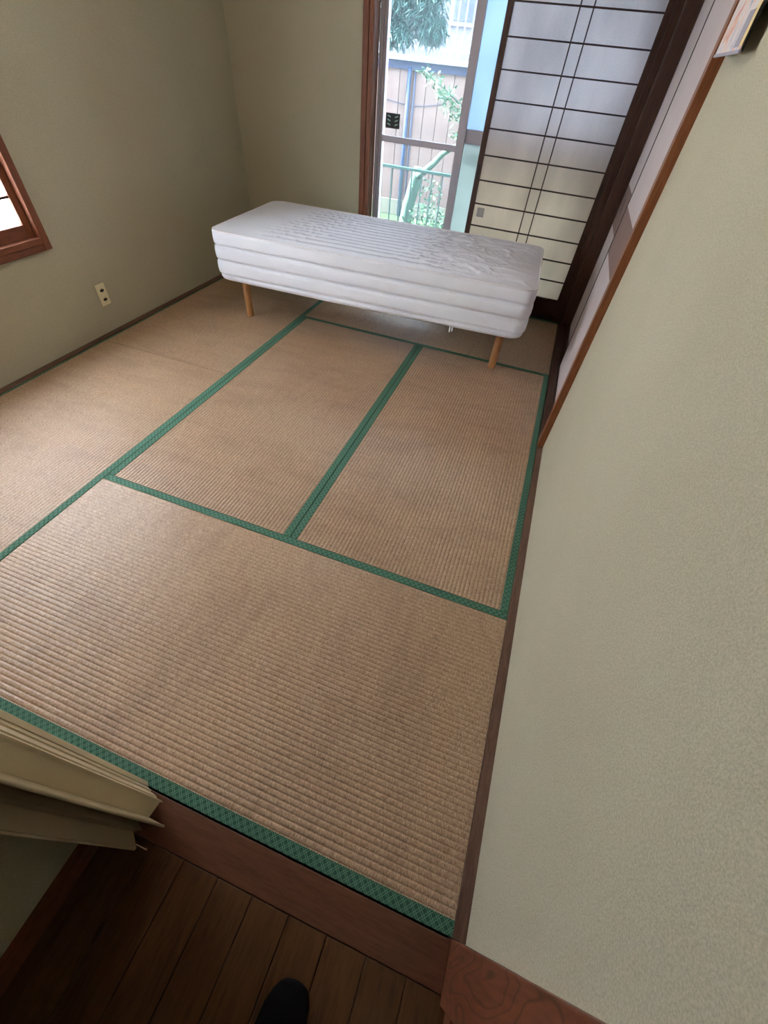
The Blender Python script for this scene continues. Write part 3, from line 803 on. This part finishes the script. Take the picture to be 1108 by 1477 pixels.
def leaves(name, mat, parent, centre, rad, n, size, seed, narrow=.45, drape=0, **kw):
    rr = random.Random(seed); g = G()
    for _ in range(n):
        while True:
            p = Vector((rr.uniform(-1, 1), rr.uniform(-1, 1), rr.uniform(-1, 1)))
            if p.length < 1: break
        p = Vector((p.x*rad[0], p.y*rad[1], p.z*rad[2]))+Vector(centre)
        d = Vector((rr.gauss(0, 1), rr.gauss(0, 1), rr.gauss(0, .6)-drape)).normalized()
        u = d.cross(Vector((rr.gauss(0, 1), rr.gauss(0, 1), rr.gauss(0, 1)))).normalized(); s_ = size*rr.uniform(.6, 1.3)
        w = d.cross(u)
        a, b, c, e = p, p+d*s_*.5+u*s_*narrow*.5+w*s_*.06, p+d*s_, p+d*s_*.5-u*s_*narrow*.5+w*s_*.06
        vs = [g.bm.verts.new(q) for q in (a, b, c, e)]
        g.bm.faces.new((vs[0], vs[1], vs[2])); g.bm.faces.new((vs[0], vs[2], vs[3]))
    o = g.done(name, mat, parent, **kw); o['kind'] = 'stuff'; return o
tr = thing('garden_tree', (.78, 5.62, -.5), 'pale pruned tree trunk with one long rising branch behind the railing', 'tree')
G().tube([(.66, 5.62, -.5), (.70, 5.62, -.1), (.73, 5.62, .15), (.79, 5.62, .40), (.80, 5.62, .50)], [.085, .075, .068, .062, .045], 12).done('trunk', 'bark', tr)
G().tube([(.79, 5.62, .42), (.88, 5.53, .47), (.97, 5.60, .55), (1.06, 5.58, .64), (1.14, 5.57, .69), (1.30, 5.56, .78)], [.040, .034, .030, .026, .022, .016], 10).done('branch', 'bark', tr)
leaves('foliage', 'leaf', tr, (1.0, 5.56, .0), (.30, .12, .22), 420, .055, 3, .5)
leaves('foliage', 'leaf', tr, (.93, 5.60, .32), (.2, .1, .14), 90, .045, 8, .5)
b2 = thing('leafy_shrub', (1.85, 6.2, -.5), 'loose light green leafy branches hanging in front of the neighbour siding', 'shrub')
G().tube([(1.85, 6.2, -.5), (1.75, 6.2, .2), (1.445, 6.2, .79), (1.107, 6.2, .96), (.825, 6.2, 1.10), (.599, 6.2, 1.21)], [.034, .028, .018, .011, .007, .003], 8).done('branch', 'barkdark', b2)
for (cx, cz, rx, n_) in ((.60, 1.21, .07, 34), (.712, 1.153, .10, 60), (.847, 1.052, .124, 80), (.960, .984, .147, 110), (1.073, .883, .135, 90), (1.03, .736, .068, 30)):
    leaves('leaf_spray', 'leaf', b2, (cx, 6.2, cz), (rx, .09, rx*.6), n_, .047, int(cx*100), .4)
pn = thing('conifer_tree', (.3, 5.6, -.5), 'blue-green conifer whose drooping boughs hang at the upper left of the window', 'tree')
G().tube([(-.25, 5.7, -.5), (-.22, 5.7, .8), (-.15, 5.7, 2.0), (-.1, 5.7, 3.0)], [.09, .08, .06, .03], 10).done('trunk', 'barkdark', pn)
for k, (p0, p1, p2) in enumerate([((-.15, 5.7, 1.15), (.30, 5.6, 1.30), (.75, 5.5, 1.52)), ((-.15, 5.7, 1.6), (.3, 5.6, 1.72), (.8, 5.5, 1.75)), ((-.15, 5.7, 2.0), (.3, 5.6, 2.05), (.7, 5.5, 2.1))]):
    G().tube([p0, p1, p2], [.024, .016, .008], 8).done('bough', 'barkdark', pn)
for k, (cx, cz, rx, rz, n_) in enumerate([(.40, 1.62, .22, .20, 1500), (.72, 1.66, .22, .20, 1500), (.50, 1.44, .18, .09, 420), (.80, 1.50, .14, .12, 600), (.35, 1.45, .10, .12, 200), (.55, 2.0, .4, .25, 900), (.88, 1.47, .07, .07, 150)]):
    leaves('needles', 'pine', pn, (cx, 5.55, cz), (rx, .14, rz), n_, .075, 40+k, .16, .9)
hd = thing('garden_hedge', (2.6, 5.6, -.5), 'green hedge standing outside behind the frosted pane', 'hedge')
G().tube([(2.5, 5.6, -.5), (2.5, 5.6, .6)], [.05, .02], 8).done('stem', 'barkdark', hd)
leaves('foliage', 'leaf', hd, (2.6, 5.6, .15), (.8, .35, .6), 2200, .09, 77, .5)
